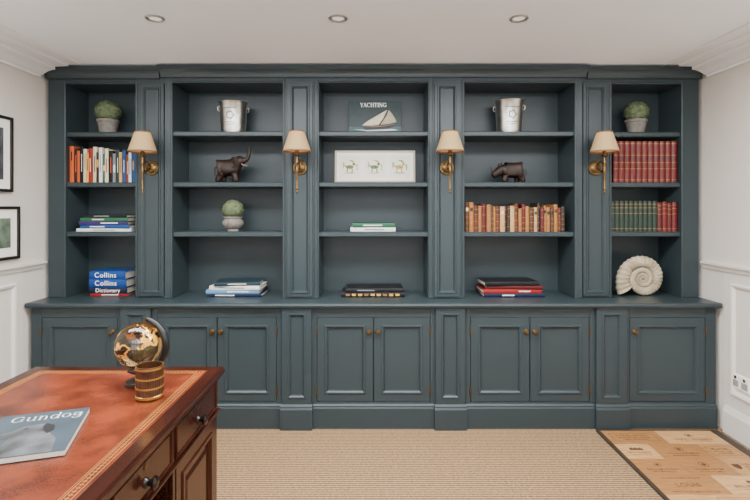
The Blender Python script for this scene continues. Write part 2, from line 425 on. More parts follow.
# ------------------------------------------------------------------ wall lights
def sconce(x, yf, label):
    z0 = 1.636
    t = thing('wall_sconce', label, 'wall lamp', (x,yf,z0), group='brass wall sconces')
    R = Matrix.Rotation(PI/2,3,'X')
    b = B(); lathe(b, [(0,0),(.047,0),(.048,.004),(.044,.009),(.035,.01),(.03,.016),(.014,.022),(0,.024)], (x,yf,z0), 28, R)
    obj('backplate', b, M_brass, t, smooth=True)
    ys = yf-.135
    b = B()
    tube(b, [(x,yf-.015,z0),(x,yf-.04,z0-.004),(x,yf-.07,z0-.02),(x,yf-.1,z0-.03),(x,yf-.12,z0-.026),(x,ys,z0-.02)], .006)
    obj('arm', b, M_brass, t, smooth=True)
    b = B()
    tube(b, [(x,yf-.015,z0+.006),(x,yf-.05,z0+.03),(x,yf-.09,z0+.035),(x,ys,z0+.02)], .004)
    obj('brace', b, M_brass, t, smooth=True)
    b = B(); lathe(b, [(0,-.172),(.005,-.168),(.008,-.16),(.005,-.15),(.009,-.144),(.009,-.138),(.0065,-.13),(.0075,-.05),(.011,-.035),(.012,-.02),(.009,-.01),(.009,.015),(.012,.02),(.009,.03),(.008,.06),(.018,.066),(.02,.072),(.012,.076),(.0115,.12),(0,.12)], (x,ys,z0), 20)
    obj('stem', b, M_brass, t, smooth=True)
    zb = 1.727; hs = .128
    b = B(); lathe(b, [(.088,zb),(.046,zb+hs),(.0445,zb+hs),(.0865,zb)], (x,ys,0), 40)
    sh = obj('shade', b, M_shade, t, smooth=True)
    MT = mat('shade_trim',(112,72,44),.8)
    b = B(); lathe(b, [(.0855,zb-.001),(.0896,zb-.001),(.0868,zb+.008),(.0832,zb+.008),(.0855,zb-.001)], (x,ys,0), 40); obj('shade_trim', b, MT, sh, smooth=True)
    b = B(); lathe(b, [(.0435,zb+hs+.001),(.0476,zb+hs+.001),(.0489,zb+hs-.006),(.0445,zb+hs-.006),(.0435,zb+hs+.001)], (x,ys,0), 40); obj('shade_trim', b, MT, sh, smooth=True)
    b = B(); ellipsoid(b, (x,ys,zb+.06), (.012,.012,.03))
    obj('bulb', b, mat('bulb_glow',(255,228,190),.3,emit=2.), t, smooth=True)
    L = bpy.data.lights.new('sconce_light','POINT'); L.energy = .8; L.color = (1,.88,.68); L.shadow_soft_size = .03
    lo = bpy.data.objects.new('sconce_light', L); C.objects.link(lo); lo.location = (x,ys,zb+.1)
    return t
sconce(-1.4565,YS-.003,'brass wall sconce with tapered shade beside the paperback bay')
sconce(-.478,YM-.003,'brass wall sconce with tapered shade between the elephant bay and the middle bay')
sconce(.478,YM-.003,'brass wall sconce with tapered shade between the middle bay and rhinoceros bay')
sconce(1.4565,YS-.003,'brass wall sconce with tapered shade beside the deep red volumes')

# ------------------------------------------------------------------ ceiling lights
for px, lab in ((155,'round recessed ceiling downlight nearest the left wall'),(338,'round recessed ceiling downlight, middle one of three'),(519,'round recessed ceiling downlight nearest the right wall')):
    x = ax(px,2.46)
    t = thing('downlight', lab, 'ceiling light', (x,2.46,ZC), group='ceiling downlights')
    b = B(); lathe(b, [(.03,0),(.046,0),(.047,-.004),(.042,-.008),(.034,-.007),(.03,-.002),(.03,0)], (x,2.46,ZC), 32)
    obj('ring', b, M_steel, t, smooth=True)
    b = B(); lathe(b, [(0,-.0015),(.0295,-.0015),(.0295,-.0005),(0,-.0005)], (x,2.46,ZC), 32)
    obj('lens', b, mat('downlight_lens',(235,232,225),.4,emit=.6), t)

# ------------------------------------------------------------------ books
ORD = 'first second third fourth fifth sixth seventh eighth ninth tenth eleventh twelfth thirteenth fourteenth fifteenth sixteenth seventeenth eighteenth nineteenth twentieth twenty-first twenty-second twenty-third twenty-fourth twenty-fifth twenty-sixth twenty-seventh twenty-eighth'.split()
COL = {'orange':(180,80,36),'dark brown':(40,28,23),'cream':(200,186,156),'red':(134,27,23),'white':(208,206,199),'dark teal':(26,45,52),'black':(16,16,18),
 'blue':(22,62,114),'yellow':(198,150,58),'navy':(17,26,50),'light blue':(86,126,154),'green':(36,84,58),'tan':(134,92,52),'brown':(70,41,23),'ochre':(144,95,45),
 'chestnut':(84,37,20),'dark red':(78,16,15),'deep green':(23,40,29),'grey':(108,110,112),'pale tan':(174,138,92),'deep red':(88,16,13),'rust':(114,50,24),'teal':(27,92,100),'bright blue':(20,58,120),'purple':(50,36,84)}
def cm(c, leather=False):
    return mat('cover_'+c.replace(' ','_')+('_leather' if leather else ''), COL[c], .45 if leather else .5, var=.3 if leather else .06, scale=40, spec=.4 if leather else .25)
def book(label, group, w,h,d, colour, loc, rot=(0,0,0), bulge=.15, bands=(), patch=None, patchcol=None, leather=False, ins=.12):
    """local frame: spine at y=0 facing -Y, thickness along x, height along z"""
    t = thing('book', label, 'book', loc, rot, group)
    tk = .0026; bl = w*bulge
    arc = [(-w/2+w*i/8, -bl*(1-(2*i/8-1)**2)) for i in range(9)]
    outer = [(-w/2,d)]+arc+[(w/2,d)]
    inner = [(w/2-tk,d)]+[(w/2-tk,tk)]+[(-w/2+tk,tk)]+[(-w/2+tk,d)]
    b = B(); prism(b, outer+inner, lambda p,q,a:(p,q,a), 0, h)
    obj('cover', b, cm(colour,leather), t, local=True, smooth=True)
    b = B(); box(b, -w/2+tk+.0002,w/2-tk-.0002,tk+.0002,d-.004,.004,h-.004)
    obj('pages', b, M_page, t, local=True)
    def strip(z0,z1,m,nm,ins=0,e=.0007):
        top = [(x*(1-ins),y-e) for x,y in arc]; bot = [(x*(1-ins),y+.001) for x,y in reversed(arc)]
        b = B(); prism(b, top+bot, lambda p,q,a:(p,q,a), z0, z1)
        obj(nm, b, m, t, local=True, smooth=True)
    for z in bands: strip(z*h-.0011, z*h+.0011, M_gilt, 'spine_band', 0, .0009)
    if patch: strip(patch[0]*h,patch[1]*h, patchcol or M_white,'spine_label',ins)
    return t
def row(items, x0, x1, y, z, where, group, dflt_d=.16):
    tot = sum(i['w'] for i in items); k = (x1-x0)/tot; x = x0
    for i, it in enumerate(items):
        w = it['w']*k
        book('%s, %s from the left in %s'%(it['desc'],ORD[i],where), group, w-.0012, it['h'], it.get('d',dflt_d), it['c'], (x+w/2, y+it.get('dy',0), z+.0005),
             bulge=it.get('bulge',.15), bands=it.get('bands',()), patch=it.get('patch'), patchcol=it.get('pc'), leather=it.get('leather',False), ins=it.get('ins',.12))
        x += w
rnd = random.Random(3)
# colour, thickness, height, spine label colour, label span, label inset
seq = [('orange',32,.24,'dark brown',(.6,.85),.5),('dark brown',24,.226,'orange',(.3,.8),.6),('orange',18,.21,None,None,0),('black',26,.236,'white',(.3,.8),.7),('cream',24,.222,'red',(.4,.85),.65),
       ('yellow',20,.196,'black',(.4,.8),.6),('red',24,.226,'cream',(.3,.7),.6),('cream',30,.236,'black',(.3,.75),.6),('dark brown',20,.2,'yellow',(.5,.75),.3),('white',24,.23,'dark brown',(.3,.8),.7),
       ('green',18,.19,'cream',(.4,.6),.2),('cream',26,.224,'red',(.3,.7),.6),('black',32,.21,'orange',(.3,.8),.65),('grey',22,.192,'white',(.35,.6),.3),('dark teal',28,.218,'white',(.3,.75),.7),
       ('yellow',20,.2,'blue',(.3,.8),.6),('blue',26,.214,'white',(.3,.7),.7),('rust',22,.186,'cream',(.3,.75),.7),('white',20,.21,'navy',(.25,.75),.65),('blue',28,.202,'yellow',(.4,.7),.6)]
items = [dict(w=w,h=h,c=c,desc='%s book'%c, patch=pt, pc=cm(pc) if pc else None, bulge=.08, dy=rnd.uniform(0,.014), ins=ins) for c,w,h,pc,pt,ins in seq]
row(items, -2.018, -1.585, YS+.026, SH['B'], 'the mixed row on the far-left bay', 'mixed books on the far-left bay')
items = [dict(w=1,h=.272,c='deep red',leather=True,desc='tall deep red gilt-banded volume',bands=(.06,.33,.48,.66,.94),patch=(.52,.62),pc=mat('red_label',(54,9,9),.5),bulge=.22) for _ in range(11)]
row(items, 1.592, 2.018, YS+.03, SH['B'], 'the matching deep red set', 'matching deep red volumes')
g = ['deep green']*9+['deep green','dark red','deep red','dark red','deep red']
items = []
for i,c in enumerate(g):
    items.append(dict(w=1 if i<10 else rnd.uniform(.9,1.15),h=.202 if i<10 else .2+rnd.uniform(-.01,.004),c=c,leather=True,desc='%s gilt-banded volume'%c,bands=(.1,.6,.78,.9),bulge=.2))
row(items, 1.575, 2.018, YS+.03, SH['C'], 'the row above the ammonite', 'green and red volumes')
pal = ['brown','ochre','chestnut','tan','dark red','tan','brown','ochre','chestnut','pale tan','dark brown','dark brown','pale tan','chestnut','tan','dark red','ochre','brown','pale tan','dark brown','dark red','ochre','tan','brown','ochre','chestnut','dark brown']
items = []
for i,c in enumerate(pal):
    items.append(dict(w=rnd.uniform(.6,1.5),h=rnd.uniform(.152,.2),c=c,leather=True,desc='old %s leather book'%c,bands=rnd.choice([(.12,.32,.52,.86),(.2,.6,.9),(.15,.4,.66,.85),(.1,.3,.5,.7)]),patch=(.7,.82) if rnd.random()<.6 else None,pc=cm(rnd.choice(['dark red','black','dark brown','dark brown','cream']),True),bulge=.24,d=.14,dy=rnd.uniform(0,.012)))
row(items, .604, 1.262, YM+.035, SH['C'], 'the antique row below the rhinoceros', 'antique leather books')

def stack(books, xc, y, z, group, k=1.0):
    """books from the bottom up: (label, colour, thickness, length, depth, dx, yaw, patch, patchcol)"""
    out = []
    for lab,c,w,h,d,dx,yaw,patch,pc in books:
        w *= k
        R = Matrix.Rotation(yaw,3,'Z')
        off = R @ Vector((-h/2, 0, 0))
        t = book(lab, group, w-.0006, h, d, c, (xc+dx+off.x, y+off.y, z+w/2), (0,PI/2,yaw), bulge=.1, patch=patch, patchcol=cm(pc) if pc else None, ins=.5)
        out.append(t); z += w
    return out
# on lying books local +z runs to the right, local -x runs up
MSP = Matrix(((0,-1,0,0),(0,0,-1,0),(1,0,0,0),(0,0,0,1)))
def spine_text(t, s, size, zc, w, m, space=1.12):
    lettering(s, size, m, t, Matrix.Translation((0,-w*.1-.0012,zc)) @ MSP, space=space)
stack([('white book at the bottom of the pile on the far-left bay','white',.022,.36,.2,.0,.02,(.3,.7),'grey'),
       ('blue book second from the bottom on the far-left bay pile','blue',.026,.33,.2,.005,-.02,(.2,.5),'white'),
       ('purple book in the middle of the pile on the far-left bay','purple',.026,.32,.19,-.004,.03,(.45,.8),'white'),
       ('green book second from the top on the far-left bay pile','green',.026,.32,.18,.002,-.01,(.25,.5),'cream'),
       ('black book topmost on the far-left bay pile','black',.022,.29,.18,.006,0,(.25,.6),'grey')], -1.79, YS+.03, SH['C']+.0005, 'pile of books under the mixed row', .92)
s = stack([('red book at the bottom of the dictionary pile on the worktop','red',.016,.25,.19,.004,.02,(.3,.75),'white'),
       ('navy dictionary lying just under the two blue dictionaries on the worktop','navy',.042,.25,.19,.0,-.01,None,None),
       ('thick blue dictionary, lower of the two with large white lettering','bright blue',.054,.248,.19,-.004,0,None,None),
       ('thick blue dictionary, upper of the two with large white lettering','bright blue',.054,.24,.18,-.006,-.02,None,None)], -1.775, YS+.06, SH['W'], 'dictionaries on the worktop')
spine_text(s[2],'Collins',.047,.112,.054,M_white); spine_text(s[3],'Collins',.047,.108,.054,M_white); spine_text(s[1],'Dictionary',.037,.122,.042,M_white,1.05)
stack([('navy book at the bottom of the pile below the elephant bay','navy',.026,.36,.22,.004,.0,(.15,.5),'white'),
       ('pale blue book second from the bottom below the elephant bay','light blue',.03,.35,.22,-.008,.02,(.4,.8),'white'),
       ('white book second from the top below the elephant bay','white',.03,.335,.21,.004,-.03,(.2,.7),'grey'),
       ('dark teal book topmost in the pile below the elephant bay','dark teal',.028,.30,.2,.022,.1,(.3,.7),'cream')], -.925, YM+.05, SH['W'], 'books on the worktop below the elephant bay', .85)
stack([('white book lying under the green one below the framed drawings','white',.03,.3,.2,0,0,(.3,.75),'grey'),
       ('green book lying on the white one below the framed drawings','green',.032,.28,.19,.004,.03,(.25,.7),'white')], -.003, YM+.06, SH['C']+.0005, 'two books below the framed drawings', .9)
s = stack([('large black book with pale patterned spine, bottom of the middle worktop pair','black',.036,.42,.22,0,0,None,None),
       ('large black book with grey spine label, top of the middle worktop pair','black',.032,.38,.21,.01,.03,(.2,.5),'grey')], -.003, YM+.045, SH['W'], 'two large books on the worktop in the middle', .85)
for k in range(9):
    b = B(); z0 = .03+k*.041
    box(b,-.007,.007,-.0042,-.0032,z0,z0+.026); obj('spine_pattern', b, cm('yellow' if k%3 else 'tan'), s[0], local=True)
stack([('navy book at the bottom of the worktop pile below the rhinoceros bay','navy',.03,.4,.22,.004,0,(.3,.5),'white'),
       ('red book second from the bottom below the rhinoceros bay','red',.03,.39,.22,-.006,.02,(.6,.8),'white'),
       ('dark red book just under the top one below the rhinoceros bay','dark red',.026,.37,.22,.006,-.02,None,None),
       ('black book topmost in the pile below the rhinoceros bay','black',.032,.36,.21,-.012,.05,None,None)], .925, YM+.04, SH['W'], 'books on the worktop below the rhinoceros bay', .87)

# ------------------------------------------------------------------ ornaments
def topiary(x,y,z,r,pr,ph,label,urn=False):
    z += .0005
    t = thing('potted_topiary', label, 'plant', (x,y,z), group='clipped topiary balls in stone pots')
    b = B()
    if urn:
        lathe(b, [(0,0),(pr*.6,0),(pr*.62,.006),(pr*.5,.014),(pr*.8,ph*.28),(pr*1.02,ph*.5),(pr*1.02,ph*.65),(pr*.86,ph*.84),(pr*.84,ph*.88),(pr*.95,ph*.92),(pr*.95,ph),(pr*.8,ph),(pr*.76,ph*.9),(0,ph*.9)], (x,y,z), 72, rib=(18,.035,.02,ph*.82,pr*.55))
    else:
        lathe(b, [(0,0),(pr*.74,0),(pr*.76,.006),(pr*.74,.012),(pr*.95,ph*.8),(pr*.93,ph*.82),(pr*1.02,ph*.84),(pr*1.02,ph),(pr*.85,ph),(pr*.8,ph*.88),(0,ph*.88)], (x,y,z), 28)
    obj('urn' if urn else 'pot', b, M_pot, t, smooth=True)
    b = B(); c = Vector((x,y,z+ph+r*.68)); q = .9
    ellipsoid(b, c, (r*.93,r*.93,r*.93*q), seg=24)
    rr = random.Random(int(abs(x)*100))
    for k in range(900):
        u = rr.uniform(-1,1); a = rr.uniform(0,2*PI); s = math.sqrt(1-u*u)
        nrm = Vector((s*math.cos(a), s*math.sin(a), u*q))
        p = c+nrm*r*rr.uniform(.9,1.0)
        tn = nrm.cross(Vector((rr.uniform(-1,1),rr.uniform(-1,1),rr.uniform(-1,1)))).normalized()
        bn = nrm.cross(tn); L = r*.11; W = r*.06
        tip = p+tn*L+nrm*L*.5
        b.faces.new([b.verts.new(q_) for q_ in (p-tn*L*.3, p+bn*W+nrm*L*.2, tip, p-bn*W+nrm*L*.2)])
    obj('foliage', b, M_leaf, t)
topiary(ax(108,3.42),3.42,SH['A'],.083,.07,.098,'clipped green topiary ball in grey pot above the mixed paperbacks')
topiary(ax(233,3.38),3.38,SH['C'],.072,.066,.098,'smaller clipped topiary ball in rounded grey urn below the elephant',True)
topiary(ax(636,3.42),3.42,SH['A'],.08,.07,.098,'clipped green topiary ball in grey pot above the deep red volumes')

def bucket(x,y,z,h,r0,r1,yaw,label):
    t = thing('champagne_bucket', label, 'ice bucket', (x,y,z+.0005), (0,0,yaw), 'silver champagne buckets')
    b = B(); lathe(b, [(0,0),(r0*.98,0),(r0*1.04,.004),(r0*1.04,.01),(r0,.014),(r0+(r1-r0)*.45,h*.5),(r1*.97,h*.93),(r1*1.03,h*.965),(r1*1.05,h*.99),(r1*1.03,h),(r1*.98,h*.99),(r1*.93,h*.92),(r0*.93,.02),(0,.018)], (0,0,0), 48)
    obj('bowl', b, M_silver, t, local=True, smooth=True)
    for s in (-1,1):
        b = B(); rx = r0+(r1-r0)*.78
        pts = [(s*(rx-.004),0,h*.84),(s*(rx+.008),0,h*.85),(s*(rx+.012),0,h*.79),(s*(rx+.008),0,h*.72),(s*(rx-.006),0,h*.71)]
        tube(b, pts, .0045, 10)
        obj('handle', b, M_silver, t, local=True, smooth=True)
    # engraved crest and rules that follow the front of the bowl (seen from -Y in world)
    def curve_pt(a, zz, e=.0006):
        rr = r0+(r1-r0)*(zz/h); th = -PI/2-yaw+a
        return (math.cos(th)*(rr+e), math.sin(th)*(rr+e), zz)
    for zz, span, th_ in ((h*.76,.5,.0022),(h*.32,.42,.002),(h*.25,.3,.0018)):
        b = B(); N_ = 14; prev = None
        for i in range(N_+1):
            a = -span+2*span*i/N_
            cur = (b.verts.new(curve_pt(a,zz-th_)), b.verts.new(curve_pt(a,zz+th_)))
            if prev: b.faces.new((prev[0],cur[0],cur[1],prev[1]))
            prev = cur
        obj('engraving', b, M_engr, t, local=True)
    b = B(); vs = []
    for i in range(24):
        q = 2*PI*i/24; rad = (1+.12*math.cos(5*q))
        vs.append((math.cos(q)*.28*rad, h*.54+math.sin(q)*.026*rad))
    vo = [b.verts.new(curve_pt(a,zz)) for a,zz in vs]; vi = [b.verts.new(curve_pt(a*.74,h*.54+(zz-h*.54)*.74)) for a,zz in vs]
    for i in range(24): b.faces.new((vo[i],vo[(i+1)%24],vi[(i+1)%24],vi[i]))
    obj('crest', b, M_engr, t, local=True)
bucket(ax(233.5,3.4),3.4,SH['A'],.212,.081,.094,.35,'silver champagne bucket above the elephant figurine')
bucket(ax(509,3.4),3.4,SH['A'],.222,.081,.096,-.3,'silver champagne bucket above the rhinoceros figurine')

# elephant, facing right, trunk raised
ex, ey, ez = ax(231,3.39), 3.39, SH['B']+.0005
t = thing('elephant_figurine','dark brown leather elephant figurine with raised trunk','figurine',(ex,ey,ez),(0,0,-.1))
N = {'mid':((-.018,0,.12),.05),'rump':((-.064,0,.112),.044),'sh':((.024,0,.124),.045),'neck':((.046,0,.144),.037),'head':((.066,0,.166),.036),
     't1':((.09,0,.162),.021),'t2':((.108,0,.165),.016),'t3':((.121,0,.182),.013),'t4':((.127,0,.207),.0115),'t5':((.127,0,.232),.01),'t6':((.135,0,.252),.0085)}
E = [('mid','rump'),('mid','sh'),('sh','neck'),('neck','head'),('head','t1'),('t1','t2'),('t2','t3'),('t3','t4'),('t4','t5'),('t5','t6')]
for s,k in ((-1,'l'),(1,'r')):
    fo = .018 if s<0 else -.014
    N['f1'+k]=((.03+fo*.3,s*.026,.075),.024); N['f2'+k]=((.032+fo*.7,s*.028,.04),.019); N['f3'+k]=((.032+fo,s*.028,.01),.02)
    E += [('sh','f1'+k),('f1'+k,'f2'+k),('f2'+k,'f3'+k)]
    N['h1'+k]=((-.064+fo*.4,s*.026,.07),.025); N['h2'+k]=((-.07-fo*.4,s*.028,.038),.019); N['h3'+k]=((-.068-fo*.7,s*.028,.01),.02)
    E += [('rump','h1'+k),('h1'+k,'h2'+k),('h2'+k,'h3'+k)]
ob, dz = skin('body', N, E, M_dark, t, fat=1.12)
for s in (-1,1):
    b = B(); ellipsoid(b, (.038,s*.047,.146+dz), (.029,.006,.039), Matrix.Rotation(s*.35,3,'Z') @ Matrix.Rotation(.25,3,'Y') @ Matrix.Rotation(-s*.2,3,'X'))
    obj('ear', b, M_dark, t, local=True, smooth=True)
    b = B(); tube(b, [(.078,s*.018,.142+dz),(.09,s*.021,.13+dz),(.102,s*.022,.127+dz),(.112,s*.021,.132+dz)], [.0045,.004,.003,.001], 8)
    obj('tusk', b, M_ivory, t, local=True, smooth=True)
    b = B(); ellipsoid(b, (.088,s*.03,.176+dz), (.004,.003,.004)); obj('eye', b, M_black, t, local=True, smooth=True)
b = B(); tube(b, [(-.1,0,.125+dz),(-.113,0,.108+dz),(-.115,0,.082+dz),(-.113,0,.06+dz)], [.005,.004,.003,.005], 8); obj('tail', b, M_dark, t, local=True, smooth=True)

# rhinoceros, facing left
t = thing('rhinoceros_figurine','dark brown leather rhinoceros figurine above the antique books','figurine',(ax(510,3.38),3.38,SH['B']+.0005),(0,0,.1))
N = {'mid':((.014,0,.092),.048),'rump':((.062,0,.093),.044),'sh':((-.03,0,.098),.047),'neck':((-.062,0,.092),.036),'head':((-.09,0,.076),.028),'sn':((-.114,0,.06),.021),'sn2':((-.126,0,.053),.016)}
E = [('mid','rump'),('mid','sh'),('sh','neck'),('neck','head'),('head','sn'),('sn','sn2')]
for s,k in ((-1,'l'),(1,'r')):
    fo = .014*s
    N['f1'+k]=((-.036+fo*.3,s*.023,.058),.021); N['f2'+k]=((-.036+fo*.7,s*.025,.03),.017); N['f3'+k]=((-.038+fo,s*.025,.008),.0185)
    E += [('sh','f1'+k),('f1'+k,'f2'+k),('f2'+k,'f3'+k)]
    N['h1'+k]=((.06-fo*.3,s*.023,.058),.024); N['h2'+k]=((.07-fo*.6,s*.025,.032),.017); N['h3'+k]=((.066-fo,s*.025,.008),.0185)
    E += [('rump','h1'+k),('h1'+k,'h2'+k),('h2'+k,'h3'+k)]
ob, dz = skin('body', N, E, M_dark, t, fat=1.1)
for s in (-1,1):
    b = B(); ellipsoid(b, (-.07,s*.021,.127+dz), (.007,.004,.016), Matrix.Rotation(s*-.4,3,'X')); obj('ear', b, M_dark, t, local=True, smooth=True)
    b = B(); ellipsoid(b, (-.1,s*.025,.082+dz), (.0035,.003,.0035)); obj('eye', b, M_black, t, local=True, smooth=True)
b = B(); tube(b, [(-.116,0,.066+dz),(-.128,0,.09+dz),(-.131,0,.116+dz)], [.01,.006,.001], 10); obj('horn', b, M_dark, t, local=True, smooth=True)
b = B(); tube(b, [(-.1,0,.09+dz),(-.105,0,.104+dz),(-.106,0,.116+dz)], [.007,.004,.001], 10); obj('horn', b, M_dark, t, local=True, smooth=True)
b = B(); tube(b, [(.102,0,.1+dz),(.112,0,.086+dz),(.113,0,.06+dz)], [.004,.003,.004], 8); obj('tail', b, M_dark, t, local=True, smooth=True)

# ammonite: flat evenly ribbed coil standing on edge, mouth slightly flared
def ammonite():
    rho0, k, turns, per = .146, .106, 4.6, 240
    cx, cy = ax(643,3.37), 3.37
    n = int(turns*per); seg = 18; rings = []
    b = B()
    for i in range(n+1):
        th = 2*PI*i/per; rho = rho0*math.exp(-k*th)
        ang = PI+.55-th          # mouth low on the left, coiling inward clockwise
        rib = 1+.055*math.cos(th*30)
        rt = rho*.32*rib
        if i < 26: rt *= 1+.1*(1-i/26)**2
        cc = Vector((rho*math.cos(ang), 0, rho*math.sin(ang)))
        rad = Vector((math.cos(ang),0,math.sin(ang)))
        rings.append([b.verts.new(cc + rad*rt*math.cos(2*PI*j/seg)+Vector((0,1,0))*(rt*.72*math.sin(2*PI*j/seg))) for j in range(seg)])
    for a, c in zip(rings, rings[1:]):
        for j in range(seg): b.faces.new((a[j],a[(j+1)%seg],c[(j+1)%seg],c[j]))
    inner = []
    c0 = sum((v.co for v in rings[0]), Vector())/seg; c8 = sum((v.co for v in rings[8]), Vector())/seg
    for v in rings[0]: inner.append(b.verts.new(c8+(v.co-c0)*.75))
    for j in range(seg): b.faces.new((rings[0][j],rings[0][(j+1)%seg],inner[(j+1)%seg],inner[j]))
    b.faces.new(inner); b.faces.new(rings[-1])
    zm = min(v.co.z for v in b.verts)
    for v in b.verts: v.co += Vector((cx,cy,SH['W']-zm))
    o = obj('ammonite_fossil', b, M_fossil, smooth=True)
    o['label'] = 'beige ribbed ammonite fossil standing on the worktop'; o['category'] = 'fossil'
ammonite()

# yacht book, standing and leaning back
t = thing('yacht_book','landscape dark teal book with a cream-sailed yacht cover, standing upright','book',(ax(375,3.4),3.4,SH['A']+.005),(-.12,0,0))
bx('cover',(-.178,.178,0,.004,0,.226),M_teal,t,local=True,bevel=.001)
bx('pages',(-.172,.176,.0045,.022,.003,.222),M_page,t,local=True)
bx('back_board',(-.178,.178,.0225,.0265,0,.226),M_teal,t,local=True,bevel=.001)
def flat(name, polys, m, parent, y, th=.0008):
    b = B()
    for P in polys: prism(b, P, lambda p,q,a:(p,a,q), y-th, y)
    return obj(name, b, m, parent, local=True)
flat('cover_sea',[[(-.176,.002),(.176,.002),(.176,.05),(.1,.044),(.03,.05),(-.06,.04),(-.176,.046)]], mat('print_sea',(52,78,78),.5,var=.5,scale=40,stretch=(1,1,5)), t, 0)
flat('cover_hull',[[(-.09,.044),(-.02,.045),(.06,.05),(.13,.062),(.152,.073),(.128,.048),(.09,.034),(.0,.025),(-.06,.026)]], mat('print_hull',(24,26,30),.5,var=.1), t, 0, .0011)
flat('cover_deck',[[(-.092,.047),(-.02,.047),(.06,.052),(.135,.065),(.156,.077),(.13,.062),(.06,.0485),(-.02,.0435)]], mat('print_deck',(150,110,66),.5,var=.1), t, 0, .0013)
flat('cover_mainsail',[[(.088,.166),(.07,.125),(.045,.09),(.024,.058),(-.03,.054),(-.088,.055),(-.05,.085),(.0,.115),(.05,.145)]], mat('print_sail',(206,194,164),.5,var=.16,scale=26), t, 0, .0012)
flat('cover_jib',[[(.094,.163),(.08,.125),(.058,.09),(.04,.06),(.09,.066),(.146,.08),(.134,.108),(.115,.138)]], mat('print_jib',(170,158,130),.5,var=.16,scale=26), t, 0, .0012)
flat('cover_mast',[[(.088,.172),(.092,.172),(.036,.052),(.03,.052)]], mat('print_mast',(60,44,30),.5), t, 0, .0014)
flat('cover_wake',[[(-.15,.03),(-.06,.022),(.11,.03),(.16,.024),(.12,.018),(-.05,.014)]], mat('print_foam',(190,196,196),.5,var=.1), t, 0, .0012)
serif_word('YACHTING',.021,M_white,t,Matrix.Translation((-.01,-.0013,.184)) @ Matrix.Rotation(PI/2,4,'X'),T=.25,t=.11)
# framed drawings
t = thing('framed_drawings','wide cream framed picture of three small coloured animal drawings','picture',(ax(375,3.42),3.42,SH['B']+.004),(-.1,0,0))
W2, H = .276, .222
b = B(); ring_panel(b,-W2,W2,0,H,[(0,.014),(0,0),(.002,-.003),(.008,-.003),(.010,.0),(.012,.012),(0,.014)],front(0),cap=False)
obj('frame', b, mat('pale_frame',(182,170,146),.5), t, local=True)
bx('mount',(-W2+.0125,W2-.0125,.002,.01,.0125,H-.0125),M_mount,t,local=True)
for k,(cxx) in enumerate((-.17,0,.17)):
    pp = bx('drawing',(cxx-.07,cxx+.07,.001,.0019,.038,H-.038),mat('drawing_paper',(226,221,205),.9,var=.02),t,local=True)
    cols = [((104,120,64),(168,140,70)),((90,114,74),(180,152,74)),((172,146,70),(98,118,68))][k]
    y = .0006; q = 1.12; zc = .108
    b = B()
    for (dx,dz,rx,rz) in ((-.004,.0,.026,.012),(.022,.018,.009,.01),(-.018,-.02,.004,.014),(.012,-.022,.004,.014),(-.034,.008,.01,.004)):
        ellipsoid(b,(cxx+dx*q,y,zc+dz*q),(rx*q,.0008,rz*q),seg=14)
    obj('drawn_animal', b, mat('drawn_%d_a'%k,cols[0],.9,var=.45,scale=70), pp, local=True)
    b = B()
    for (dx,dz,rx,rz) in ((.004,.04,.014,.004),(.016,.032,.01,.004),(-.002,-.037,.036,.003),(-.042,.01,.003,.022),(.042,-.004,.003,.02),(-.038,.024,.006,.004),(.038,.012,.006,.004)):
        ellipsoid(b,(cxx+dx*q,y-.0006,zc+dz*q),(rx*q,.0008,rz*q),seg=12)
    obj('drawn_foliage', b, mat('drawn_%d_b'%k,cols[1],.9,var=.45,scale=70), pp, local=True)

# ------------------------------------------------------------------ left wall pictures, right wall socket
for y0,y1,z0,z1,lab,tone in ((2.5,2.985,1.47,1.912,'black framed picture on the left wall, the upper one',(70,72,76)),(2.5,3.043,1.07,1.385,'black framed picture on the left wall, the lower one',(96,110,92))):
    t = thing('picture_frame',lab,'picture',(-XW,(y0+y1)/2,(z0+z1)/2),group='black framed pictures')
    fl = lambda u,v,d:(-XW+d,u,v)
    b = B(); ring_panel(b,y0,y1,z0,z1,[(0,.0005),(0,.022),(.016,.022),(.018,.012)],fl,cap=False)
    obj('frame', b, M_frame, t)
    bx('mount',(-XW+.001,-XW+.012,y0+.016,y1-.016,z0+.016,z1-.016),M_mount,t)
    bx('photograph',(-XW+.0121,-XW+.013,y0+.085,y1-.07,z0+.07,z1-.07),mat('photo_'+str(tone[0]),tone,.5,var=.6,scale=14),t)
yy = 2.944
t = thing('power_socket','double power socket low on the right wall panelling','socket',(XW-.004,yy,.345))
rw = lambda u,v,d:(XW-.004-d,u,v)
b = B(); ring_panel(b,yy-.073,yy+.073,.302,.388,[(0,0),(0,.006),(.004,.009)],rw); obj('plate', b, M_white, t)
for dy in (-.036,.036):
    b = B(); ring_panel(b,yy+dy-.024,yy+dy+.024,.315,.352,[(0,.0085),(0,.0105),(.002,.011)],rw); obj('outlet', b, mat('socket_grey',(150,146,140),.5), t)
    b = B(); ring_panel(b,yy+dy-.008,yy+dy+.008,.36,.377,[(0,.0085),(0,.013),(.002,.0145)],rw); obj('switch', b, M_brass, t)

